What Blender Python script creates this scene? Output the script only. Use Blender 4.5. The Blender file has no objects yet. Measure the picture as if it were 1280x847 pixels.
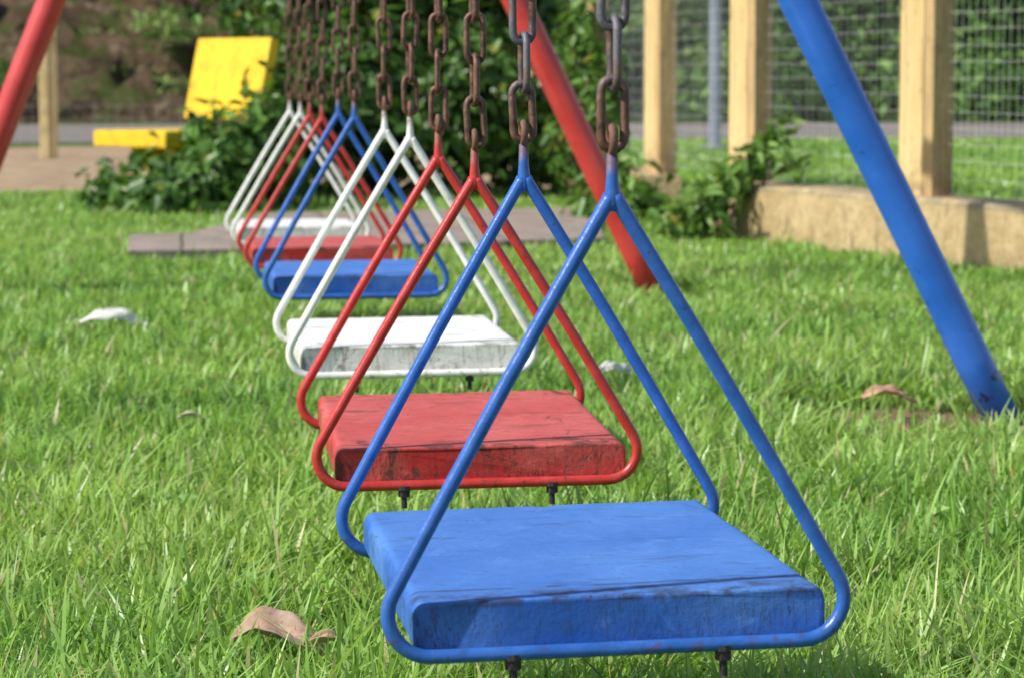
import bpy, math, random, bmesh
import numpy as np
from mathutils import Vector, Matrix, noise as mnoise
random.seed(7); rng=np.random.default_rng(7)
scene=bpy.context.scene
COL=scene.collection
def rad(a): return math.radians(a)

# ---------------------------------------------------------------- materials
class NT:
    def __init__(s,name):
        s.m=bpy.data.materials.new(name); s.m.use_nodes=True
        s.t=s.m.node_tree; s.n=s.t.nodes; s.l=s.t.links
        s.b=s.n['Principled BSDF']; s.out=s.n['Material Output']
        s.tc=s.n.new('ShaderNodeTexCoord')
    def set(s,sock,v):
        if hasattr(v,'is_output'): s.l.new(v,sock)
        else:
            if isinstance(v,(tuple,list)) and len(v)==3 and sock.type=='RGBA': v=(*v,1)
            sock.default_value=v
    def noise(s,scale,detail=6,rough=.6,dist=0,vec=None,sc3=None):
        v=vec if vec is not None else s.tc.outputs['Object']
        if sc3:
            mp=s.n.new('ShaderNodeMapping'); s.l.new(v,mp.inputs[0]); mp.inputs['Scale'].default_value=sc3; v=mp.outputs[0]
        n=s.n.new('ShaderNodeTexNoise'); s.l.new(v,n.inputs['Vector'])
        n.inputs['Scale'].default_value=scale; n.inputs['Detail'].default_value=detail
        n.inputs['Roughness'].default_value=rough; n.inputs['Distortion'].default_value=dist
        return n.outputs['Fac']
    def ramp(s,f,a,b,smooth=True):
        r=s.n.new('ShaderNodeMapRange'); s.set(r.inputs['Value'],f)
        r.inputs['From Min'].default_value=a; r.inputs['From Max'].default_value=b
        if smooth: r.interpolation_type='SMOOTHSTEP'
        return r.outputs['Result']
    def math(s,op,a,b=0.0):
        r=s.n.new('ShaderNodeMath'); r.operation=op; s.set(r.inputs[0],a); s.set(r.inputs[1],b); return r.outputs[0]
    def mix(s,f,a,b,mode='MIX'):
        r=s.n.new('ShaderNodeMix'); r.data_type='RGBA'; r.blend_type=mode
        s.set(r.inputs[0],f); s.set(r.inputs[6],a); s.set(r.inputs[7],b); return r.outputs[2]
    def xyz(s,vec=None):
        r=s.n.new('ShaderNodeSeparateXYZ'); s.l.new(vec if vec is not None else s.tc.outputs['Object'],r.inputs[0]); return r.outputs
    def bump(s,h,strength=.3,dist=.002):
        r=s.n.new('ShaderNodeBump'); s.set(r.inputs['Height'],h); r.inputs['Strength'].default_value=strength; r.inputs['Distance'].default_value=dist
        s.l.new(r.outputs[0],s.b.inputs['Normal'])
    def fin(s,col,rough=.6,metal=0,spec=.5):
        s.set(s.b.inputs['Base Color'],col); s.set(s.b.inputs['Roughness'],rough); s.set(s.b.inputs['Metallic'],metal)
        s.b.inputs['Specular IOR Level'].default_value=spec
        return s.m

def seat_mat(name,base,fade,dirt,dirt_amt=.0,wear=1.0):
    t=NT(name); x,y,z=t.xyz()
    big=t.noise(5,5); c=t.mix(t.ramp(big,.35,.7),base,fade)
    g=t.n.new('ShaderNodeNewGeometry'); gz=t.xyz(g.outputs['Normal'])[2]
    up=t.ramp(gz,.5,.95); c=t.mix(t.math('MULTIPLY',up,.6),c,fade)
    fine=t.noise(55,9,.7); c=t.mix(t.math('MULTIPLY',t.ramp(fine,.45,.75),.20*wear),c,dirt)
    scf=t.noise(16,7,.7,.6,sc3=(.35,2.2,1)); c=t.mix(t.math('MULTIPLY',t.ramp(scf,.54,.68),t.math('MULTIPLY',up,.38*wear)),c,dirt)
    ch=t.noise(22,8,.72,.8); c=t.mix(t.math('MULTIPLY',t.ramp(ch,.56,.64),.22),c,tuple(min(1,v*1.25+.06) for v in fade))
    edge=t.ramp(t.math('ABSOLUTE',y),.15,.235)
    patch=t.noise(13,9,.76,1.2,sc3=(1,.6,1)); thr=t.math('SUBTRACT',.675-dirt_amt,t.math('MULTIPLY',edge,.09))
    pm=t.ramp(t.math('SUBTRACT',patch,thr),0,.08); c=t.mix(t.math('MULTIPLY',pm,.78),c,dirt)
    side=t.math('SUBTRACT',1.0,up)
    for (sc,s3,w_) in((9,(4,1,.7),.013),(5,(9,1,.5),.010),(12,(1.2,1,3),.008)):
        cr=t.noise(sc,5,.65,2.0,sc3=s3); crm=t.ramp(t.math('ABSOLUTE',t.math('SUBTRACT',cr,.5)),w_*wear,.0)
        msk=t.ramp(t.noise(7+sc,3),.40,.56)
        c=t.mix(t.math('MULTIPLY',t.math('MULTIPLY',crm,side),t.math('MULTIPLY',msk,.85)),c,dirt)
    az=t.ramp(t.math('ABSOLUTE',t.math('SUBTRACT',z,.021)),.007,.0); ay=t.ramp(t.math('MULTIPLY',y,-1.0),.215,.236)
    c=t.mix(t.math('MULTIPLY',t.math('MULTIPLY',az,ay),t.math('MULTIPLY',t.ramp(t.noise(30,7,.7),.40,.60),.85)),c,dirt)
    ln=t.math('ABSOLUTE',t.math('ADD',y,t.math('ADD',.205,t.math('MULTIPLY',t.noise(8,3),.012))))
    lm=t.math('MULTIPLY',t.ramp(ln,.007,.001),t.ramp(t.noise(24,5),.36,.56))
    c=t.mix(t.math('MULTIPLY',t.math('MULTIPLY',lm,up),.7),c,dirt)  # dark broken line across the top near the front edge
    speck=t.ramp(t.noise(120,4,.6),.68,.72); c=t.mix(t.math('MULTIPLY',speck,.7),c,dirt)
    t.bump(t.math('ADD',t.math('MULTIPLY',fine,.8),t.math('SUBTRACT',big,t.math('MULTIPLY',pm,.4))),.5,.004)
    return t.fin(c,t.math('ADD',.45,t.math('MULTIPLY',fine,.3)),0,.4)

def rod_mat(name,base,rustz=(.010,.034),dirt=(.1,.05,.03)):
    t=NT(name); x,y,z=t.xyz()
    n=t.noise(40,7,.65); c=t.mix(t.ramp(n,.35,.75),base,tuple(min(1,v*1.25+.02) for v in base))
    chips=t.ramp(t.noise(75,5,.6),.64,.68); c=t.mix(t.math('MULTIPLY',chips,.75),c,dirt)
    low=t.ramp(z,-.30,-.39); c=t.mix(t.math('MULTIPLY',t.math('MULTIPLY',t.ramp(t.noise(60,6,.7),.54,.64),low),.5),c,dirt)
    rm=t.ramp(t.math('ADD',z,t.math('MULTIPLY',t.math('SUBTRACT',n,.5),.08)),rustz[0],rustz[1])
    rust=t.mix(t.noise(90,6),(.08,.03,.018),(.26,.13,.08)); c=t.mix(rm,c,rust)
    t.bump(n,.4,.003)
    return t.fin(c,t.math('ADD',.28,t.math('MULTIPLY',rm,.4)),0,.5)

def pipe_mat(name,base,chip):
    t=NT(name)
    n=t.noise(7,6,.6); c=t.mix(t.ramp(n,.3,.75),base,tuple(min(1,v*1.3+.02) for v in base))
    w=t.xyz(t.tc.outputs['Object'])[2]
    low=t.ramp(w,.45,.05)
    ch=t.ramp(t.math('ADD',t.noise(26,8,.7),t.math('MULTIPLY',low,.085)),.68,.70); c=t.mix(ch,c,chip)
    t.bump(t.math('ADD',t.noise(60,3),ch),.12,.002)
    return t.fin(c,t.math('ADD',.22,t.math('MULTIPLY',n,.15)),0,.55)

def simple(name,a,b,scale,rough=.85,bump=.5,bd=.01,c3=None,s3=None):
    t=NT(name); n=t.noise(scale,9,.65); c=t.mix(t.ramp(n,.3,.7),a,b)
    if c3: c=t.mix(t.ramp(t.noise(s3,8,.7,.8),.52,.68),c,c3)
    t.bump(t.noise(scale*4,6,.7),bump,bd)
    return t.fin(c,rough,0,.25)

def leaf_mat(name,rough=.5,trans=.35,gain=(1.3,1.25,.7),spec=.35):
    t=NT(name); a=t.n.new('ShaderNodeAttribute'); a.attribute_name='Col'
    c=a.outputs['Color']; t.fin(c,rough,0,spec)
    tr=t.n.new('ShaderNodeBsdfTranslucent'); t.set(tr.inputs['Color'],t.mix(1.0,c,gain,'MULTIPLY'))
    mx=t.n.new('ShaderNodeMixShader'); mx.inputs[0].default_value=trans
    t.l.new(t.b.outputs[0],mx.inputs[1]); t.l.new(tr.outputs[0],mx.inputs[2]); t.l.new(mx.outputs[0],t.out.inputs[0])
    return t.m

# ---------------------------------------------------------------- mesh helpers
def np_mesh(name,V,T,mat,col=None,smooth=False):
    V=np.asarray(V,np.float32); T=np.asarray(T,np.int32)
    me=bpy.data.meshes.new(name); k=T.shape[1]
    me.vertices.add(len(V)); me.vertices.foreach_set('co',V.ravel())
    me.loops.add(T.size); me.loops.foreach_set('vertex_index',T.ravel())
    me.polygons.add(len(T)); me.polygons.foreach_set('loop_start',np.arange(0,T.size,k,dtype=np.int32))
    me.polygons.foreach_set('loop_total',np.full(len(T),k,np.int32))
    if smooth: me.polygons.foreach_set('use_smooth',np.ones(len(T),bool))
    me.update(calc_edges=True)
    if col is not None:
        ca=me.color_attributes.new('Col','FLOAT_COLOR','POINT')
        C=np.ones((len(V),4),np.float32); C[:,:3]=col; ca.data.foreach_set('color',C.ravel())
    me.materials.append(mat); return me
def poly_mesh(name,V,F,mat,smooth=False):
    me=bpy.data.meshes.new(name); me.from_pydata([tuple(v) for v in V],[],F); me.update()
    if smooth:
        for p in me.polygons: p.use_smooth=True
    me.materials.append(mat); return me
def obj(name,me,parent=None,loc=(0,0,0),rot=(0,0,0),**kw):
    o=bpy.data.objects.new(name,me); COL.objects.link(o); o.location=loc; o.rotation_euler=rot
    if parent: o.parent=parent
    for k,v in kw.items(): o[k]=v
    return o
def empty(name,loc,label,category,group=None,rot=(0,0,0)):
    o=bpy.data.objects.new(name,None); COL.objects.link(o); o.location=loc; o.rotation_euler=rot; o.empty_display_size=.1
    o['label']=label; o['category']=category
    if group: o['group']=group
    return o
def tube(path,r,segs=12,closed=False,caps=True):
    P=[Vector(p) for p in path]; n=len(P); V=[];F=[]
    if not hasattr(r,'__len__'): r=[r]*n
    T=[]
    for i in range(n):
        a=P[(i-1)%n] if (closed or i>0) else P[i]; b=P[(i+1)%n] if (closed or i<n-1) else P[i]
        T.append((b-a).normalized())
    up=Vector((0,1,0)) if abs(T[0].y)<.9 else Vector((1,0,0))
    u=T[0].cross(up).normalized()
    for i in range(n):
        u=(u-T[i]*u.dot(T[i])).normalized(); w=T[i].cross(u)
        for k in range(segs):
            a=2*math.pi*k/segs; V.append(P[i]+(u*math.cos(a)+w*math.sin(a))*r[i])
    m=n if closed else n-1
    for i in range(m):
        j=(i+1)%n
        for k in range(segs):
            k2=(k+1)%segs; F.append((i*segs+k,i*segs+k2,j*segs+k2,j*segs+k))
    if not closed and caps:
        F.append(tuple(range(segs))[::-1]); F.append(tuple((n-1)*segs+k for k in range(segs)))
    return V,F
def join(parts):
    V=[];F=[]
    for v,f in parts:
        o=len(V); V+=list(v); F+=[tuple(i+o for i in q) for q in f]
    return V,F
def box(c,s,rotz=0):
    V=[];R=Matrix.Rotation(rotz,3,'Z')
    for z in(-1,1):
        for y in(-1,1):
            for x in(-1,1): V.append(Vector(c)+R@Vector((x*s[0]/2,y*s[1]/2,z*s[2]/2)))
    return V,[(0,2,3,1),(4,5,7,6),(0,1,5,4),(2,6,7,3),(0,4,6,2),(1,3,7,5)]
def bevel(me,w,seg=2):
    bm=bmesh.new(); bm.from_mesh(me)
    bmesh.ops.bevel(bm,geom=list(bm.edges),offset=w,segments=seg,affect='EDGES',profile=.6)
    bm.to_mesh(me); bm.free()
    for p in me.polygons: p.use_smooth=False

# ---------------------------------------------------------------- world / sun
SUN=Vector((-.82,-.235,.74)).normalized()
w=bpy.data.worlds.new("World"); scene.world=w; w.use_nodes=True
sk=w.node_tree.nodes.new('ShaderNodeTexSky'); sk.sky_type='NISHITA'; sk.sun_disc=False
el=math.asin(SUN.z); sk.sun_elevation=el; sk.sun_rotation=math.atan2(SUN.x,SUN.y)
w.node_tree.links.new(sk.outputs[0],w.node_tree.nodes['Background'].inputs[0])
w.node_tree.nodes['Background'].inputs[1].default_value=.15
sl=bpy.data.lights.new('sun','SUN'); sl.energy=5.0; sl.angle=rad(.55); sl.color=(1,.95,.87)
so=bpy.data.objects.new('sun',sl); COL.objects.link(so); so.rotation_euler=SUN.to_track_quat('Z','Y').to_euler(); so.location=(-5,-3,6)
scene.view_settings.view_transform='Standard'; scene.view_settings.look='None'; scene.view_settings.exposure=0

# ---------------------------------------------------------------- camera
cd=bpy.data.cameras.new('camera'); cam=bpy.data.objects.new('camera',cd); COL.objects.link(cam); scene.camera=cam
cam.location=(0,0,.70); cam.rotation_euler=(rad(90-5.58),0,rad(-6.88))
cd.lens=95.6; cd.sensor_width=36; cd.clip_end=600; cd.clip_start=.05
cd.dof.use_dof=True; cd.dof.focus_distance=2.9; cd.dof.aperture_fstop=12

# ---------------------------------------------------------------- paints
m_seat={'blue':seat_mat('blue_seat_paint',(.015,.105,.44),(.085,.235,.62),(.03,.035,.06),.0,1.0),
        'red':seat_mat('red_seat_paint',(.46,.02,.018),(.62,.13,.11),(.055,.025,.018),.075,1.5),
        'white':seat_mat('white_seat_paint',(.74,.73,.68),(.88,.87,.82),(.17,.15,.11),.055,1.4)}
m_rod={'blue':rod_mat('blue_rod_paint',(.025,.115,.42)),
       'red':rod_mat('red_rod_paint',(.50,.035,.03)),
       'white':rod_mat('white_rod_paint',(.78,.77,.72))}
def chain_mat(name,grey,lo,hi,amt=1.0):
    t=NT(name); n=t.noise(45,8,.7); z=t.xyz()[2]; c=t.mix(t.ramp(n,.3,.7),(.06,.03,.022),(.25,.13,.085))
    g=t.ramp(t.math('ADD',z,t.math('MULTIPLY',t.noise(20,4),.10)),lo,hi)
    g=t.math('MULTIPLY',t.math('MULTIPLY',g,t.ramp(t.noise(38,6,.65),.36,.56)),amt); c=t.mix(g,c,t.mix(n,tuple(v*.5 for v in grey),grey)); t.bump(n,.7,.003)
    return t.fin(c,t.math('ADD',.38,t.math('MULTIPLY',n,.3)),.4,.5)
m_chain=chain_mat('rusty_chain',(.26,.24,.25),.25,1.0); m_chain2=chain_mat('grey_and_rusty_chain',(.22,.23,.27),.11,.20,.85)
m_bolt=simple('dark_bolt',(.02,.02,.03),(.06,.05,.05),60,.7,.5,.002)

# ---------------------------------------------------------------- swing parts
RR=.0064
def hanger_mesh(mat,H):
    rc=.037; ex=.199; cx=ex-rc; cz=-H+rc
    C=Vector((cx,cz)); d=C.length; a=math.asin(rc/d); ang=math.atan2(C.y,C.x)+a
    L=math.sqrt(d*d-rc*rc); T=Vector((math.cos(ang),math.sin(ang)))*L
    a0=math.atan2(T.y-cz,T.x-cx); pr=[(.0020,.002),(.0040,-.003)]
    for i in range(1,15): 
        f=i/15; p=Vector((.0040,-.003)).lerp(T,f); bow=math.sin(math.pi*f)*.002; pr.append((p.x+bow,p.y))
    for i in range(11):
        b=a0+(-math.pi/2-a0)*i/10; pr.append((cx+rc*math.cos(b),cz+rc*math.sin(b)))
    for i in range(1,6): pr.append((cx*(1-i/6),-H))
    left=[(-x,z) for x,z in pr][::-1]
    path=[(x,0,z) for x,z in pr+[(0,-H)]+left]
    parts=[tube(path,RR,12)]
    parts.append(tube([(0,0,-.012),(0,0,-.006),(0,0,.004),(0,0,.016),(0,0,.040)],[.003,.0062,.0066,.0054,.0046],12))
    ring=[(0,.0105*math.cos(t),.049+.0105*math.sin(t)) for t in np.linspace(0,2*math.pi,20,endpoint=False)]
    parts.append(tube(ring,.0038,8,True))
    V,F=join(parts); return poly_mesh('hanger_frame',V,F,mat,True)
def chain_mesh(mat,seed):
    r=random.Random(seed); d=.0041; pitch=.0510; ol=pitch+4*d; wd=.029
    parts=[]; z=.045+ol/2-2*d; k=0; hw=wd/2-d; hl=ol/2-d-hw
    tw0=r.uniform(-.35,.35)
    while z<1.90:
        pts=[]
        for i in range(9):
            a=math.pi*i/8; pts.append((hw*math.cos(a),0,hl+hw*math.sin(a)))
        for i in range(9):
            a=math.pi+math.pi*i/8; pts.append((hw*math.cos(a),0,-hl+hw*math.sin(a)))
        V,F=tube(pts,d*r.uniform(.93,1.08),8,True)
        tw0+=r.uniform(-.16,.16)
        R=Matrix.Rotation(tw0+(math.pi/2 if k%2 else 0),3,'Z')@Matrix.Rotation(r.uniform(-.06,.06),3,'Y')
        o=Vector((r.uniform(-.0015,.0015),r.uniform(-.0012,.0012),z))
        parts.append(([R@v+o for v in V],F)); z+=pitch; k+=1
    V,F=join(parts); return poly_mesh('chain',V,F,mat,True)
def seat_mesh(mat,seed,L=.470,Wd=.362,Th=.045):
    r=.0115; n=6; prof=[]
    for cx,cz,a0 in((Wd/2-r,Th/2-r,0),(-Wd/2+r,Th/2-r,90),(-Wd/2+r,-Th/2+r,180),(Wd/2-r,-Th/2+r,270)):
        for i in range(n+1):
            a=rad(a0+90*i/n); prof.append((cx+r*math.cos(a),cz+r*math.sin(a)))
    full=[]
    for i,p in enumerate(prof):
        q=prof[(i+1)%len(prof)]; full.append(p)
        if abs(p[0]-q[0])>.1:
            for k in range(1,32): full.append((p[0]+(q[0]-p[0])*k/32,p[1]+(q[1]-p[1])*k/32))
    ys=[-L/2,-L/2+.0005,-L/2+.0015,-L/2+.004]+[ -L/2+.004+(L-.008)*k/30 for k in range(1,30)]+[L/2-.004,L/2-.0015,L/2-.0005,L/2]
    ins=[.0030,.0014,.0004,0]+[0]*29+[0,.0004,.0014,.0030]
    V=[];F=[];m=len(full)
    for y,i_ in zip(ys,ins):
        for x,z in full:
            sx=max(0,(Wd/2-i_))/(Wd/2); sz=(Th/2-i_)/(Th/2)
            nn=mnoise.noise(Vector((x*14+seed*5,y*14,z*20)))*.0005+mnoise.noise(Vector((x*60+seed,y*60,z*60)))*.0005
            endy=abs(y)>L/2-.006
            chip=max(0,mnoise.noise(Vector((x*45+seed*3,y*5,z*8+seed)))-.38)*.008 if endy else 0
            V.append((x*sx+nn*.6,y*(1-chip*3 if endy else 1)+(nn*.5 if endy else 0),z*sz+nn-(chip if z>0 else -chip*.5)))
    for j in range(len(ys)-1):
        for k in range(m):
            k2=(k+1)%m; F.append((j*m+k,j*m+k2,(j+1)*m+k2,(j+1)*m+k))
    F.append(tuple(range(m))[::-1]); F.append(tuple((len(ys)-1)*m+k for k in range(m)))
    F=[tuple(reversed(f)) for f in F]
    me=poly_mesh('seat',V,F,mat,True)
    me.polygons[-1].use_smooth=False; me.polygons[-2].use_smooth=False
    return me
bV,bF=join([tube([(0,0,0),(0,0,-.010)],.0072,6),tube([(0,0,-.009),(0,0,-.024)],.0036,10),tube([(0,0,-.001),(0,0,.004)],.0095,12)])
bolt_me=poly_mesh('bolt',bV,bF,m_bolt,False)
Hs={'blue':.388,'red':.374,'white':.377}
hang={k:hanger_mesh(m_rod[k],Hs[k]) for k in m_rod}
chains=[chain_mesh(m_chain,i) for i in range(4)]; chain_g=[chain_mesh(m_chain2,11),chain_mesh(m_chain2,12)]
swings=[('blue',2.280,2.825,.3610,.3535,.595,.589,-1.0,.004,'blue painted swing seat with worn front edge on rusty chains'),
 ('red',3.310,3.815,.3535,.356,.570,.580,-.6,.005,'faded red swing seat with black grime on rusty chains'),
 ('white',4.360,4.870,.3616,.358,.594,.596,-.5,0,'dirty white swing seat with cracked paint on rusty chains'),
 ('blue',5.930,6.440,.370,.364,.602,.602,-.4,0,'blue painted swing seat beyond the middle support legs'),
 ('red',6.970,7.480,.3526,.345,.583,.583,-.3,0,'red swing seat hanging between blue and white swings'),
 ('white',8.000,8.500,.341,.330,.580,.580,0,0,'white swing seat at the far end of the row')]
BZ=2.5
for si,(c,y0,y1,x0,x1,az0,az1,th,shx,lab) in enumerate(swings):
    ym=(y0+y1)/2; xm=(x0+x1)/2; yaw=-math.atan2(x1-x0,y1-y0); th=rad(th); H=Hs[c]
    e=empty('swing',(xm,ym,0),lab,'swing','swings hanging in a row from the beam',(0,0,yaw))
    hy=(y1-y0)/2; azm=(az0+az1)/2; pit=math.atan2(az1-az0,y1-y0)
    for s,az in((-1,az0),(1,az1)):
        obj('hanger_frame',hang[c],e,(0,s*hy,az),(rad(random.uniform(-.5,.5)),th,0))
        cm=chain_g[0 if s<0 else 1] if si==0 else chains[(si*2+(s>0))%4]
        obj('chain',cm,e,(0,s*hy,az),(0,rad(random.uniform(-.15,.15)),0))
    Rm=Matrix.Rotation(th,3,'Y'); sc=Rm@Vector((shx,0,-H+.0225))
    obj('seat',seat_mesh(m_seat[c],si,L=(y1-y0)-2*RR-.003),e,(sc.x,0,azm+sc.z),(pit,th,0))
    for s,az in((-1,az0),(1,az1)):
        for t in(-1,1):
            b=Rm@Vector((t*.092,0,-H-RR+.002)); obj('bolt',bolt_me,e,(b.x,s*(hy-.001),az+b.z),(0,th,0))

# ---------------------------------------------------------------- swing support
fo=Vector((.35,5.3,0))
fr=empty('swing_set',tuple(fo),'tall A-frame swing support with painted red and blue steel legs','swing set')
m_redp=pipe_mat('red_pipe_paint',(.52,.04,.035),(.2,.08,.05)); m_bluep=pipe_mat('blue_pipe_paint',(.020,.13,.54),(.015,.03,.09))
def frpart(name,a,b,r,mat,rings=14,**kw):
    a=Vector(a);b=Vector(b); o=a.copy(); pts=[(a.lerp(b,i/rings)-o) for i in range(rings+1)]
    V,F=tube(pts,r,28); me=poly_mesh(name,V,F,mat,True); me.polygons[-1].use_smooth=False; me.polygons[-2].use_smooth=False
    return obj(name,me,fr,a-fo,**kw)
frpart('beam',(.364,1.45,BZ+.03),(.325,9.05,BZ+.03),.05,m_bluep,30)
for (y,xr,xl,tr,tl,r,mat,lb) in((1.62,1.62,-.90,.42,.30,.039,m_redp,'red painted leg'),(5.28,1.660,-.86,.345,.31,.0375,m_bluep,'blue painted leg'),(8.48,1.504,-.786,.27,.25,.0425,m_redp,'red painted leg')):
    frpart('leg',(xr,y,-.05),(tr,y,BZ+.02),r,mat,label=lb)
    frpart('leg',(xl,y,-.05),(tl,y,BZ+.02),r,mat,label=lb)

# ---------------------------------------------------------------- ground
def ground_mat():
    t=NT('lawn_soil'); n=t.noise(3,9,.7); c=t.mix(t.ramp(n,.35,.65),(.065,.115,.028),(.11,.17,.04))
    c=t.mix(t.ramp(t.noise(.7,6,.7),.55,.7),c,(.15,.13,.07))
    mp=t.n.new('ShaderNodeMapping'); t.l.new(t.tc.outputs['Object'],mp.inputs[0]); mp.inputs['Location'].default_value=(-1.43,-3.9,0); mp.inputs['Scale'].default_value=(1,.75,1)
    ln=t.n.new('ShaderNodeVectorMath'); ln.operation='LENGTH'; t.l.new(mp.outputs[0],ln.inputs[0])
    f=t.ramp(t.math('ADD',ln.outputs['Value'],t.math('MULTIPLY',t.noise(9,5),.2)),.42,.28); c=t.mix(f,c,t.mix(n,(.17,.095,.06),(.32,.20,.13)))
    t.bump(t.noise(30,6),.8,.02); return t.fin(c,.95,0,.1)
m_ground=ground_mat()
obj('ground',poly_mesh('ground',[(-200,-100,0),(200,-100,0),(200,320,0),(-200,320,0)],[(0,1,2,3)],m_ground),kind='structure')
m_dirt=simple('sandy_dirt',(.50,.36,.22),(.33,.23,.135),3,.95,.6,.03,(.19,.135,.08),7)
def sheet(name,pts,z,mat):
    return obj(name,poly_mesh(name,[(x,y,z) for x,y in pts],[tuple(range(len(pts)))],mat),kind='structure')
def rag(x0,x1,y,amp,n=40): return [(x0+(x1-x0)*i/n,y+random.uniform(-amp,amp)) for i in range(n+1)]
sheet('dirt_path',rag(-14,2.6,15.7,.12)+rag(2.6,-14,26,.3),.004,m_dirt)
m_road=simple('road_asphalt',(.26,.225,.205),(.18,.16,.145),8,.9,.3,.01,(.32,.265,.22),3)
sheet('road',[(-60,28.2),(60,27.0),(60,36.0),(-60,38.5)],.008,m_road)
SP=np.array([(-.20,9.85),(.22,9.95),(1.62,10.45),(1.95,12.9),(.35,12.5),(.03,11.0),(-.22,10.9)])
n=len(SP)
V=[(x,y,0) for x,y in SP]+[(x,y,.062) for x,y in SP]
F=[tuple(range(n,2*n))]+[(i,(i+1)%n,n+(i+1)%n,n+i) for i in range(n)]
def slab_mat():
    t=NT('old_concrete_slab'); nn=t.noise(5,9,.68); c=t.mix(t.ramp(nn,.3,.7),(.38,.31,.26),(.26,.21,.17))
    x,y,z=t.xyz(); jn=t.math('PINGPONG',t.math('ADD',x,t.math('MULTIPLY',t.noise(3),.02)),.31); c=t.mix(t.ramp(jn,.009,.003),c,(.10,.08,.06))
    c=t.mix(t.ramp(t.noise(9,8,.7,.8),.54,.66),c,(.16,.13,.10)); t.bump(t.noise(20,6,.7),.5,.01); return t.fin(c,.95,0,.2)
obj('pavement',poly_mesh('pavement',V,F,slab_mat()),kind='structure')

def bank_mat():
    t=NT('earth_bank'); n=t.noise(1.3,12,.78,.6); c=t.mix(t.ramp(n,.40,.60),(.13,.085,.05),(.34,.235,.145))
    c=t.mix(t.ramp(t.noise(3.4,9,.78),.54,.64),c,(.50,.39,.27)); c=t.mix(t.ramp(t.noise(2.3,10,.75,1.0),.53,.60),c,(.06,.05,.028))  # pale patches paint sunlit spots into the earth colour
    c=t.mix(t.math('MULTIPLY',t.ramp(t.noise(1.6,10,.78,.4),.52,.58),.8),c,(.13,.19,.045))
    gx=t.xyz()[0]; c=t.mix(t.ramp(t.math('ADD',gx,t.math('MULTIPLY',n,2.0)),3.0,5.0),c,t.mix(t.noise(3,8,.7),(.03,.07,.015),(.10,.19,.035)))
    t.bump(t.noise(5,10,.8),1.0,.35); return t.fin(c,.95,0,.1)
m_bank=bank_mat()
nx,ny=300,70; V=[];F=[]
for j in range(ny):
    for i in range(nx):
        x=-26+i*60/(nx-1); y=38.2+j*.205; f=min(1,j/35); z=4.2*(f*f*(3-2*f))*(.55+.45*f)
        z+=(mnoise.fractal(Vector((x*1.1,y*1.1,0)),.8,2.1,6)*.65+mnoise.noise(Vector((x*3.5,y*3.5,2)))*.28)*min(1,j/7)
        V.append((x,y,z+.012 if j else -.02))
for j in range(ny-1):
    for i in range(nx-1): a=j*nx+i; F.append((a,a+1,a+nx+1,a+nx))
obj('hillside',poly_mesh('hillside',V,F,m_bank,True),kind='structure')

# ---------------------------------------------------------------- grass
def blades(X,Y,hgt,wid,lean,colb,colt,z0=None):
    N=len(X); th=rng.uniform(0,2*np.pi,N); fx,fy=np.cos(th),np.sin(th)
    a2=th+np.pi/2+rng.normal(0,.5,N); sx,sy=np.cos(a2),np.sin(a2)
    ts=[0,.35,.7,1.0]; V=np.zeros((N,7,3),np.float32); C=np.zeros((N,7,3),np.float32); k=0
    z0=0 if z0 is None else z0
    cv=1.1+.7*rng.random(N)
    for i,t in enumerate(ts):
        q=t**cv
        px=X+fx*lean*hgt*q; py=Y+fy*lean*hgt*q
        pz=z0+hgt*(t-np.clip(lean-.5,0,2)*.38*t**2.4)
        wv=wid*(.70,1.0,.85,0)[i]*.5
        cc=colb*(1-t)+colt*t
        if i<3:
            V[:,k,0]=px-sx*wv;V[:,k,1]=py-sy*wv;V[:,k,2]=pz; V[:,k+1,0]=px+sx*wv;V[:,k+1,1]=py+sy*wv;V[:,k+1,2]=pz
            C[:,k]=cc;C[:,k+1]=cc;k+=2
        else: V[:,k,0]=px;V[:,k,1]=py;V[:,k,2]=pz;C[:,k]=cc
    base=(np.arange(N)*7)[:,None,None]
    T=np.array([[0,1,3],[0,3,2],[2,3,5],[2,5,4],[4,5,6]])[None]+base
    return V.reshape(-1,3),T.reshape(-1,3),C.reshape(-1,3)
def vnoise(x,y,s,seed):
    g=np.random.default_rng(seed).random((256,256)); u=x*s+100; v=y*s+100
    i=np.floor(u).astype(int); j=np.floor(v).astype(int); fu=u-i; fv=v-j; fu=fu*fu*(3-2*fu); fv=fv*fv*(3-2*fv)
    a=g[i%256,j%256];b=g[(i+1)%256,j%256];c=g[i%256,(j+1)%256];d=g[(i+1)%256,(j+1)%256]
    return (a*(1-fu)+b*fu)*(1-fv)+(c*(1-fu)+d*fu)*fv
def inside(X,Y,P):
    r=np.zeros(len(X),bool); j=len(P)-1
    for i in range(len(P)):
        xi,yi=P[i];xj,yj=P[j]
        if yi!=yj: r^=((yi>Y)!=(yj>Y))&(X<(xj-xi)*(Y-yi)/(yj-yi)+xi)
        j=i
    return r
WL=[(4.05,4.5),(2.78,9.0),(2.19,11.08),(2.28,11.68)]
WX=WL+[(2.30,13.2),(2.2,15.0)]
def wall_x(Y): return np.interp(Y,[p[1] for p in WX],[p[0] for p in WX])
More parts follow.
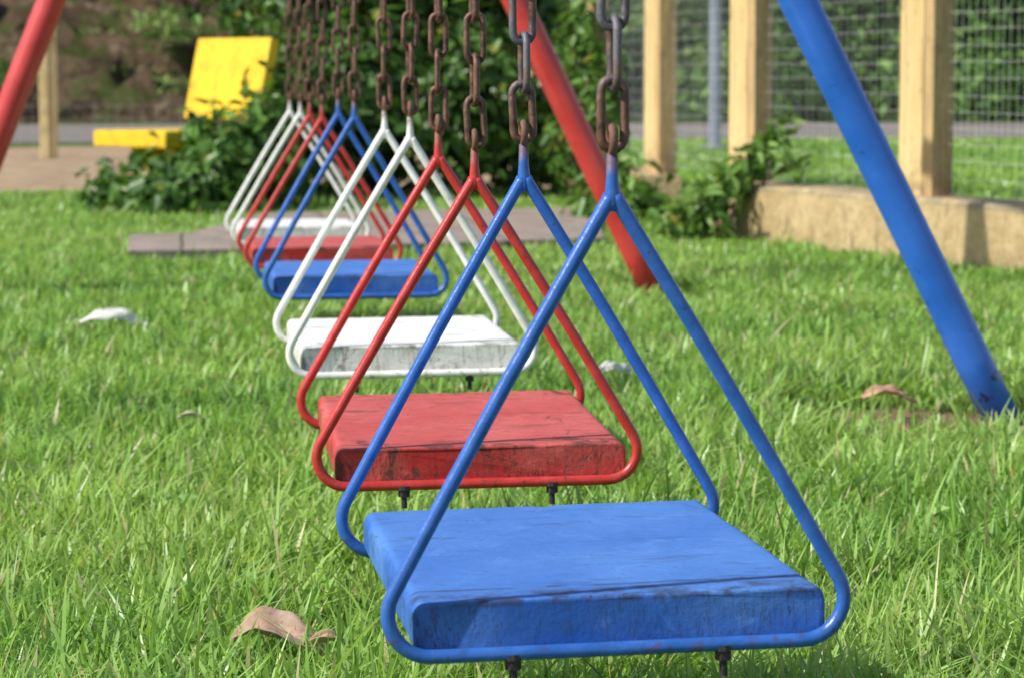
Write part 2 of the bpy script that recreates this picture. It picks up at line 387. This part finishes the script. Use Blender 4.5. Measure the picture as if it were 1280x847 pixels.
def make_lawn():
    XS=[];YS=[]
    for y0 in np.arange(2.0,16.0,.25):
        yc=y0+.125; rho=13500*(3.5/max(yc,3.2))**1.1
        a,b=-.068*yc-.15,.312*yc+.15
        n=int(rho*(b-a)*.25); XS.append(rng.uniform(a,b,n)); YS.append(rng.uniform(y0,y0+.25,n))
        for (p,q) in((a-1.3,a),(b,b+1.3)):
            n=int(rho*.3*(q-p)*.25); XS.append(rng.uniform(p,q,n)); YS.append(rng.uniform(y0,y0+.25,n))
    X=np.concatenate(XS);Y=np.concatenate(YS)
    cl=vnoise(X,Y,9,1)*.6+vnoise(X,Y,2.2,2)*.4
    keep=rng.random(len(X))<np.clip(.55+.85*cl,0,1)
    keep&=X<wall_x(Y)-.01
    keep&=~inside(X,Y,SP)
    keep&=~((Y>15.5+.3*vnoise(X,Y,2,8))&(X<2.6))
    d=np.hypot((X-1.43)/.25,(Y-5.20)/.34)+.5*(vnoise(X,Y,11,9)-.5); keep&=~((d<1)&(rng.random(len(X))<.88))
    d2=np.hypot((X-1.46)/.12,(Y-8.35)/.4); d3=np.hypot((X-1.62)/.12,(Y-5.15)/.25)
    keep&=~((d2<1)&(rng.random(len(X))<.7)); keep&=~((d3<1)&(rng.random(len(X))<.5))
    X=X[keep];Y=Y[keep];d=d[keep];d2=d2[keep];d3=d3[keep]; N=len(X)
    pat=vnoise(X,Y,1.3,3); p2=vnoise(X,Y,6,4)
    h=(.040+.052*rng.random(N)**1.4)*(.75+.5*p2); tall=rng.random(N)<.03; h[tall]*=1.7
    h*=np.interp(Y,[2,5,8,16],[1.08,.98,.78,.70]); h*=np.where((d<1.15)|(d2<1.1)|(d3<1.1),.5,1)
    far=(Y/3.5)**.5; wd=rng.uniform(.0032,.0078,N)*far; wd[tall]*=.8
    lean=rng.uniform(.10,1.3,N)
    r=rng.random(N)[:,None]; m=np.clip(pat*.8+rng.normal(0,.25,N),0,1)[:,None]
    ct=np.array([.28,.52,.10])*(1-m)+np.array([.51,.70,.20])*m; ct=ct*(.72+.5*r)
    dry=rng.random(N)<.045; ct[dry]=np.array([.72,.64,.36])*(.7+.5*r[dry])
    cb=ct*np.array([.50,.56,.46])  # bases darkened to paint the shade down between blades
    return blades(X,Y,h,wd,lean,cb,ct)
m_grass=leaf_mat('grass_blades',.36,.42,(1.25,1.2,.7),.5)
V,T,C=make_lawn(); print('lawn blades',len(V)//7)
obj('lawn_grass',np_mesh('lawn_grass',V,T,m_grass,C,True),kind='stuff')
N=60000; Y=rng.uniform(9,28,N); X=wall_x(np.minimum(Y,15))+.25+rng.random(N)*10
k=(X<.36*Y+2)&(Y<27.6-(X*.02)); X=X[k];Y=Y[k];N=len(X)
m=np.clip(vnoise(X,Y,.8,5)+rng.normal(0,.2,N),0,1)[:,None]; ct=(np.array([.25,.48,.07])*(1-m)+np.array([.42,.64,.12])*m)
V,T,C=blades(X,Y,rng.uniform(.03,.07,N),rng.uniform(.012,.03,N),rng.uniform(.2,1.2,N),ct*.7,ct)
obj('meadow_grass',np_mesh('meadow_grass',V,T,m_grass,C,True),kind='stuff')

# ---------------------------------------------------------------- leaves
def leaves(P,Nrm,size,asp,col,jit=.5,droop=.2):
    N=len(P); n=Nrm+rng.normal(0,jit,(N,3)); n/=np.linalg.norm(n,axis=1)[:,None]
    t=rng.normal(0,1,(N,3)); t[:,2]-=droop; t-=n*(t*n).sum(1)[:,None]; t/=np.linalg.norm(t,axis=1)[:,None]; b=np.cross(n,t)
    s=size[:,None]; w_=s*asp
    rows=[(0,0,0),(.3,.5,.10),(.68,.38,.08),(1,0,-.06),(.68,-.38,.08),(.3,-.5,.10)]
    V=np.stack([P+t*s*u+b*w_*v+n*s*q for u,v,q in rows],1)
    T=np.array([[0,1,2],[0,2,3],[0,3,4],[0,4,5]])[None]+(np.arange(N)*6)[:,None,None]
    C=np.repeat(col[:,None,:],6,1)
    return V.reshape(-1,3),T.reshape(-1,3),C.reshape(-1,3)
def clump_points(clumps,n,shell=.55,rough=.25):
    Ps=[];Ns=[]; wts=np.array([c[3]*c[4]*c[5] for c in clumps])**.67; wts/=wts.sum()
    for c,wt in zip(clumps,wts):
        k=int(n*wt); d=rng.normal(0,1,(k,3)); d/=np.linalg.norm(d,axis=1)[:,None]
        rr=(shell+(1-shell)*rng.random(k))
        lump=1+rough*(np.sin(d[:,0]*5+c[0]*7)*np.cos(d[:,2]*6+c[1]*3)+.6*np.sin(d[:,1]*9+c[2]*5)+rng.normal(0,.25,k))
        R=np.array(c[3:6]); P=np.array(c[:3])+d*R*(rr*lump)[:,None]
        Ps.append(P);Ns.append(d)
    P=np.concatenate(Ps);Nn=np.concatenate(Ns); k=P[:,2]>.02; return P[k],Nn[k]
m_leaf=leaf_mat('glossy_leaves',.36,.28)
m_leaf2=leaf_mat('soft_leaves',.6,.3)
m_bark=simple('shrub_bark',(.10,.07,.045),(.05,.035,.025),30,.9)
def plant(name,label,cat,clumps,n,size,asp,ca,cb,group=None,mat=None,up=.5,shell=.5,foliage='foliage',rough=.25):
    P,Nn=clump_points(clumps,n,shell,rough); Nn=Nn+np.array([0,0,up])
    N=len(P); sz=size*rng.uniform(.6,1.25,N); r=rng.random(N)[:,None]
    col=(np.array(ca)*(1-r)+np.array(cb)*r)*(.7+.6*rng.random(N)[:,None])
    yl=rng.random(N)<.02; col[yl]=np.array([.30,.28,.05])
    c0=np.array([clumps[0][0],clumps[0][1],0])
    V,T,C=leaves(P-c0,Nn,sz,asp,col)
    e=empty(name,tuple(c0),label,cat,group)
    obj(foliage,np_mesh(foliage,V,T,mat or m_leaf,C,False),e)
    parts=[]
    for c in clumps:
        for q in range(4):
            tgt=Vector((c[0]+random.uniform(-.6,.6)*c[3],c[1]+random.uniform(-.6,.6)*c[4],c[2]+random.uniform(0,.7)*c[5]))-Vector(c0)
            b=Vector((random.uniform(-.01,.01),random.uniform(-.01,.01),-.02)); mid=b.lerp(tgt,.5)+Vector((random.uniform(-.1,.1)*c[3],0,.1*c[5]))
            s=max(.004,.02*c[3]); parts.append(tube([b,mid,tgt],[s*1.4,s,s*.4],7))
    V,F=join(parts); obj('stem',poly_mesh('stem',V,F,m_bark,True),e)
    return e
plant('shrub','tall dense dark green shrub behind the walkway slab','shrub',
 [(1.05,14.8,.55,.42,.5,.62),(.62,14.7,.45,.33,.4,.5),(1.55,14.8,.5,.42,.5,.6),(1.95,15.0,.38,.28,.4,.45),
  (.85,15.2,1.25,.5,.5,.6),(1.35,15.2,1.35,.5,.5,.65),(1.9,15.5,1.25,.42,.5,.6),(1.3,15.3,2.0,.8,.6,.6),(.5,15.4,1.6,.35,.4,.45),(.35,15.9,1.15,.2,.3,.3)],
  17000,.095,.5,(.030,.08,.015),(.12,.24,.045),shell=.25,rough=.4)
plant('shrub','leafy green shrub growing around the yellow bench','shrub',
 [(.10,13.3,.15,.30,.30,.20),(-.12,13.3,.13,.26,.30,.18),(.22,13.3,.22,.24,.35,.32),(.40,13.5,.30,.20,.3,.38),(-.34,13.4,.09,.15,.25,.15),(-.02,13.1,.10,.33,.3,.12),(.46,14.6,.45,.20,.25,.42),(.10,13.6,.36,.09,.15,.14)],
  6500,.085,.5,(.04,.11,.02),(.14,.28,.05),shell=.2,rough=.35)
plant('shrub','straggly bright green creeper sprawling over the low wall end','shrub',
 [(1.98,10.9,.07,.12,.2,.09),(2.05,10.85,.13,.10,.2,.08),(2.12,10.83,.19,.09,.15,.07),(2.19,10.81,.26,.08,.12,.06),(2.26,10.79,.33,.07,.1,.05),(2.32,10.77,.40,.05,.08,.05),(2.37,10.75,.47,.04,.06,.05),(2.43,10.7,.33,.05,.06,.03)],
  620,.095,.34,(.09,.20,.035),(.27,.43,.10),shell=.1,rough=.6)
plant('shrub','low leafy plant in front of the short wall block','shrub',
 [(2.0,11.9,.12,.16,.3,.13),(1.86,12.1,.10,.15,.3,.12),(1.98,12.4,.22,.13,.2,.13)],
  520,.09,.4,(.06,.15,.025),(.18,.33,.06),shell=.1,rough=.5)
plant('shrub','overhanging leafy branches beside the wooden fence posts','shrub',
 [(2.06,14.0,.40,.22,.3,.36),(2.06,14.2,.9,.12,.3,.4),(2.16,13.9,.62,.12,.3,.3)],1300,.08,.45,(.05,.12,.02),(.17,.31,.055),shell=.1,rough=.5)
spots=[(1.02,3.80),(.93,3.35)]+[(random.uniform(-.3,3),random.uniform(3.6,9)) for _ in range(10)]
P=[];Nn=[]
for sx,sy in spots:
    for q in range(random.randint(4,8)): P.append((sx+random.gauss(0,.03),sy+random.gauss(0,.03),random.uniform(.03,.06))); Nn.append((random.gauss(0,.3),random.gauss(0,.3)-.3,1))
P=np.array(P);Nn=np.array(Nn);N=len(P);r=rng.random(N)[:,None]
V,T,C=leaves(P,Nn,rng.uniform(.022,.045,N),.5,np.array([.20,.40,.09])*(1-r)+np.array([.36,.54,.16])*r,jit=.25)
obj('lawn_weeds',np_mesh('lawn_weeds',V,T,m_leaf,C),kind='stuff')
cl=[]
for i in range(46):
    x=random.uniform(-9,8); cl.append((x,38.2+random.uniform(-.6,3.6),random.uniform(.1,1.6),random.uniform(.3,.9),.6,random.uniform(.2,.5)))
P,Nn=clump_points(cl,12000,.3); N=len(P); r=rng.random(N)[:,None]
V,T,C=leaves(P,Nn+np.array([0,0,.5]),rng.uniform(.07,.18,N),.4,(np.array([.09,.19,.035])*(1-r)+np.array([.32,.44,.12])*r))
obj('bank_weeds',np_mesh('bank_weeds',V,T,m_leaf2,C),kind='stuff')
cl=[]
for i in range(230):
    x=random.uniform(3.2,24); z=random.uniform(.2,5.5); cl.append((x,38.3+random.uniform(0,2.2)+z*.35,z,random.uniform(.5,1.2),random.uniform(.5,.9),random.uniform(.4,1.0)))
for i in range(34):
    x=random.uniform(-22,8); cl.append((x,47+random.uniform(0,3),4.4+random.uniform(0,3),1.8,1.2,1.6))
P,Nn=clump_points(cl,85000,.5); N=len(P); r=rng.random(N)[:,None]
V,T,C=leaves(P,Nn+np.array([0,0,.4]),rng.uniform(.10,.26,N),.5,(np.array([.05,.13,.022])*(1-r)+np.array([.22,.39,.075])*r))
obj('woodland',np_mesh('woodland',V,T,m_leaf2,C),kind='stuff')

# ---------------------------------------------------------------- bench
m_yel=simple('yellow_bench_paint',(.86,.58,.03),(.74,.46,.02),6,.5,.35,.008,(.48,.29,.03),16)
be=empty('park_bench',(.17,14.15,0),'yellow painted bench half hidden in green bushes','bench',rot=(0,0,rad(38)))
def bpart(name,parts,bw=.012,loc=(0,0,0),rot=(0,0,0)):
    V,F=join(parts); me=poly_mesh(name,V,F,m_yel); bevel(me,bw); return obj(name,me,be,loc,rot)
BW=.60
bpart('seat',[box((-.28,0,.370),(.56,BW,.085))],.012)
bpart('backrest',[box((0,0,.295),(.06,BW,.43)),box((.05,-.2,.18),(.038,.06,.5)),box((.05,.2,.18),(.038,.06,.5))],.010,(.03,0,.38),(0,rad(14),0))
for s in(-1,1): bpart('leg',[box((-.20,s*(BW/2-.07),.165),(.30,.07,.33))],.01)

# ---------------------------------------------------------------- low wall
def wall_mat():
    t=NT('ochre_plaster'); n=t.noise(4,9,.75); c=t.mix(t.ramp(n,.35,.65),(.74,.57,.31),(.56,.41,.20))
    z=t.xyz()[2]; st=t.noise(7,9,.78,1,sc3=(1,1,.6)); low=t.ramp(z,.20,.04)
    c=t.mix(t.math('MULTIPLY',t.ramp(t.math('ADD',st,t.math('MULTIPLY',low,.08)),.53,.69),.75),c,(.25,.17,.09))
    c=t.mix(t.math('MULTIPLY',t.ramp(t.noise(30,7,.7),.53,.63),.45),c,(.30,.20,.11))
    tp=t.ramp(z,.215,.245); c=t.mix(t.math('MULTIPLY',tp,t.ramp(t.noise(7,6,.7),.35,.6)),c,(.38,.31,.21))
    t.bump(t.math('ADD',t.noise(25,8,.75),t.noise(80,4,.7)),.9,.014); return t.fin(c,.9,0,.2)
m_wall=wall_mat()
def ribbon(pts,th,h,z0=-.03):
    V=[];F=[]; fine=[]
    for a,b in zip(pts[:-1],pts[1:]):
        k=max(2,int((Vector(b)-Vector(a)).length/.10))
        for i in range(k): fine.append(Vector(a).lerp(Vector(b),i/k))
    fine.append(Vector(pts[-1])); n=len(fine)
    hs=[z0,.06,.12,.18,h-.012,h]
    for i,p in enumerate(fine):
        t=(fine[min(i+1,n-1)]-fine[max(i-1,0)]).normalized(); nn=Vector((-t.y,t.x))
        for sgn in(1,-1):
            for q,z in enumerate(hs):
                jit=mnoise.noise(Vector((p.x*2.5,p.y*2.5,z*4+sgn)))*.006; ins=.012 if q==5 else 0
                o=p+ (nn*0 if sgn>0 else -nn*th)+nn*sgn*(jit-ins); V.append((o.x,o.y,z+(jit*.8 if q>3 else 0)))
    m=12
    for i in range(n-1):
        a=i*m;b=a+m
        for q in range(5):
            F.append((a+q,b+q,b+q+1,a+q+1)); F.append((a+6+q,a+7+q,b+7+q,b+6+q))
        F.append((a+5,b+5,b+11,a+11))
    F.append((0,1,2,3,4,5,11,10,9,8,7,6)); e=(n-1)*m; F.append(tuple(e+k for k in(6,7,8,9,10,11,5,4,3,2,1,0)))
    F=[tuple(reversed(f)) for f in F]
    return V,F
V,F=ribbon(WL,.24,.252)
obj('low_wall',poly_mesh('low_wall',V,F,m_wall,False),label='low weathered ochre plaster wall edging the lawn',category='wall')
V,F=ribbon([(2.10,12.6),(2.13,13.4),(2.08,14.8)],.22,.222)
obj('low_wall',poly_mesh('low_wall',V,F,m_wall,False),label='short ochre wall block half hidden behind the creeper',category='wall')

# ---------------------------------------------------------------- fence
def post_mat(name,a,b):
    t=NT(name); g=t.noise(9,8,.7,.4,sc3=(6,6,.5)); c=t.mix(t.ramp(g,.3,.7),a,b)
    c=t.mix(t.math('MULTIPLY',t.ramp(t.noise(5,8,.75,.5,sc3=(2,2,.6)),.52,.66),.8),c,(.26,.17,.09)); c=t.mix(t.math('MULTIPLY',t.ramp(t.noise(34,6,.7),.56,.66),.6),c,(.28,.18,.09))
    z=t.xyz()[2]; c=t.mix(t.math('MULTIPLY',t.ramp(z,.45,.2),t.ramp(t.noise(12,6,.7),.4,.6)),c,(.24,.17,.10))
    t.bump(g,.6,.008); return t.fin(c,.8,0,.25)
m_post=post_mat('weathered_yellow_timber',(.76,.57,.28),(.56,.39,.17)); m_post2=post_mat('shaded_side_timber',(.62,.43,.20),(.40,.27,.13))  # second tone paints the shaded side of the posts into the timber colour
m_gap=simple('gap_shade_strip',(.10,.07,.04),(.05,.035,.02),20)  # near-black strip paints the shade in the gap between boards
m_wire=simple('grey_wire',(.74,.75,.73),(.58,.58,.56),20,.5); m_wire.node_tree.nodes['Principled BSDF'].inputs['Metallic'].default_value=.1
fe=empty('fence',(2.5,10.5,0),'wire mesh fence on pale yellow timber posts along the wall','fence')
pp=[(4.15,5.2),(3.35,7.5),(2.70,9.80),(2.39,11.45),(2.26,12.9),(2.17,14.4),(2.1,16.2)]
for i,(x,y) in enumerate(pp):
    ang=math.atan2(11.0-9.0,2.215-2.78)+(0 if i<4 else rad(-8))
    # two boards side by side with a recessed dark strip painting the shade between them
    bm=bmesh.new(); cnt=0
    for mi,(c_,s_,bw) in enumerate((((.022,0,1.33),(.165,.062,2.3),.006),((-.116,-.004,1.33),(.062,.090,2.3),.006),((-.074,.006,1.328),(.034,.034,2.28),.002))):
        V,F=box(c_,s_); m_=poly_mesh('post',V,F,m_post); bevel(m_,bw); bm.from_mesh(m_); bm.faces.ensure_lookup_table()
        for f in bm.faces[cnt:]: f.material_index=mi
        cnt=len(bm.faces)
    me=bpy.data.meshes.new('post'); bm.to_mesh(me); bm.free()
    for q in(m_post,m_post2,m_gap): me.materials.append(q)
    obj('post',me,fe,(x-2.5,y-10.5,0),(0,0,ang))
def wires(a,b,z0,z1,sv,sh,r):
    a=Vector(a);b=Vector(b);L=(b-a).length; parts=[]
    nv=int(L/sv)
    def seg(p,q):
        p=Vector(p);q=Vector(q);d=(q-p).normalized(); u=d.orthogonal().normalized(); v=d.cross(u); V=[]
        for c in(p,q):
            for k in range(4): an=math.pi/2*k; V.append(c+(u*math.cos(an)+v*math.sin(an))*r)
        return V,[(k,(k+1)%4,4+(k+1)%4,4+k) for k in range(4)]
    for i in range(nv+1):
        p=a.lerp(b,i/nv); j=random.uniform(-.006,.006); parts.append(seg((p.x+j,p.y,z0),(p.x-j,p.y,z1)))
    z=z0; 
    while z<=z1:
        j=random.uniform(-.012,.004); m_=a.lerp(b,.5); parts.append(seg((a.x,a.y,z),(m_.x,m_.y,z+j))); parts.append(seg((m_.x,m_.y,z+j),(b.x,b.y,z))); z+=sh
    return join(parts)
for a,b in zip(pp[:-1],pp[1:]):
    V,F=wires((a[0]-2.5+.03,a[1]-10.5),(b[0]-2.5+.03,b[1]-10.5),.26,2.35,.045,.06,.0008)
    obj('wire_mesh',poly_mesh('wire_mesh',V,F,m_wire),fe)
f2=empty('fence',(-1.12,22.5,0),'pale timber post fence with wire mesh by the dirt path','fence')
m_postl=simple('pale_yellow_timber',(.80,.64,.34),(.62,.47,.22),9,.8,.4,.006,(.36,.25,.12),9)
for x in(-6.2,-3.7,-1.19,1.3,3.8):
    V,F=join([box((-.030,0,1.2),(.075,.09,2.4)),box((.045,.012,1.2),(.065,.07,2.4))]); me=poly_mesh('post',V,F,m_postl); bevel(me,.006); obj('post',me,f2,(x+1.22,0,0))
V,F=wires((-5.0,0),(5.0,0),.03,.50,.10,.10,.0010); obj('wire_mesh',poly_mesh('wire_mesh',V,F,m_wire),f2,(0,.06,0))
m_steel=simple('grey_steel',(.20,.23,.27),(.14,.16,.19),12,.5)
V,F=tube([(0,0,0),(0,0,.05),(0,0,.051),(0,0,4.2)],[.11,.11,.055,.05],20)
obj('steel_pole',poly_mesh('steel_pole',V,F,m_steel,True),None,(4.72,24.0,0),label='grey steel pole standing on the grass beyond the fence',category='pole')

# ---------------------------------------------------------------- litter
def dry_leaf(name,loc,size,asp,ca,cb,label,rz,curl=.35,cat='leaf',rx=0):
    t=NT(name+'_surface'); n=t.noise(30,8,.7); c=t.mix(t.ramp(n,.3,.7),ca,cb)
    xo=t.xyz()[1]; vein=t.ramp(t.math('ABSOLUTE',xo),.002,.0); c=t.mix(t.math('MULTIPLY',vein,.4),c,tuple(v*.5 for v in ca))
    sp=t.ramp(t.noise(90,5,.6),.60,.66); c=t.mix(t.math('MULTIPLY',sp,.5),c,tuple(v*.4 for v in ca)); t.bump(n,.6,.004); mt=t.fin(c,.65,0,.3)
    V=[];F=[];nu,nv=22,12
    for i in range(nu+1):
        u=i/nu; hw=asp*.5*math.sin(math.pi*min(1,u*.97+.015))**.75*(1-.25*u)
        for j in range(nv+1):
            v=j/nv*2-1; yy=v*hw*(1+.10*mnoise.noise(Vector((i*.5,v*1.5,size*50)))); zz=curl*(v*v)*hw*1.2+.12*math.sin(u*math.pi*1.3)+.09*mnoise.noise(Vector((u*4,v*2,size*40)))
            V.append(((u-.5)*size,yy*size,zz*size))
    for i in range(nu):
        for j in range(nv): a=i*(nv+1)+j; F.append((a,a+1,a+nv+2,a+nv+1))
    me=poly_mesh(name,V,F,mt,True); o=obj(name,me,None,loc,(rad(rx),0,rad(rz)),label=label,category=cat)
    sm=o.modifiers.new('thickness','SOLIDIFY'); sm.thickness=.0012
    return o
dry_leaf('dry_leaf',(.103,3.04,.060),.115,.52,(.36,.22,.15),(.54,.40,.30),'curled brown dry leaf lying on the grass',-20,.5,rx=18)
dry_leaf('dry_leaf',(.158,3.03,.056),.060,.30,(.42,.28,.16),(.58,.43,.30),'small curled tan leaf scrap lying on the grass',15,.9,rx=10)
dry_leaf('dry_leaf',(1.42,5.36,.045),.12,.38,(.50,.28,.17),(.64,.40,.28),'long reddish brown dry leaf on the bare soil',8,.3,rx=14)
dry_leaf('dry_leaf',(-.178,7.1,.066),.19,.34,(.66,.65,.61),(.80,.78,.74),'pale grey bleached leaf lying on the grass',4,-.5,rx=14)
dry_leaf('dry_leaf',(.915,5.7,.074),.11,.32,(.66,.65,.6),(.78,.76,.72),'pale bleached leaf standing in the grass',30,-.4,rx=34)
dry_leaf('dry_leaf',(.01,5.0,.07),.05,.5,(.5,.42,.3),(.6,.5,.4),'small pale dry leaf fragment on the grass',0,.4)
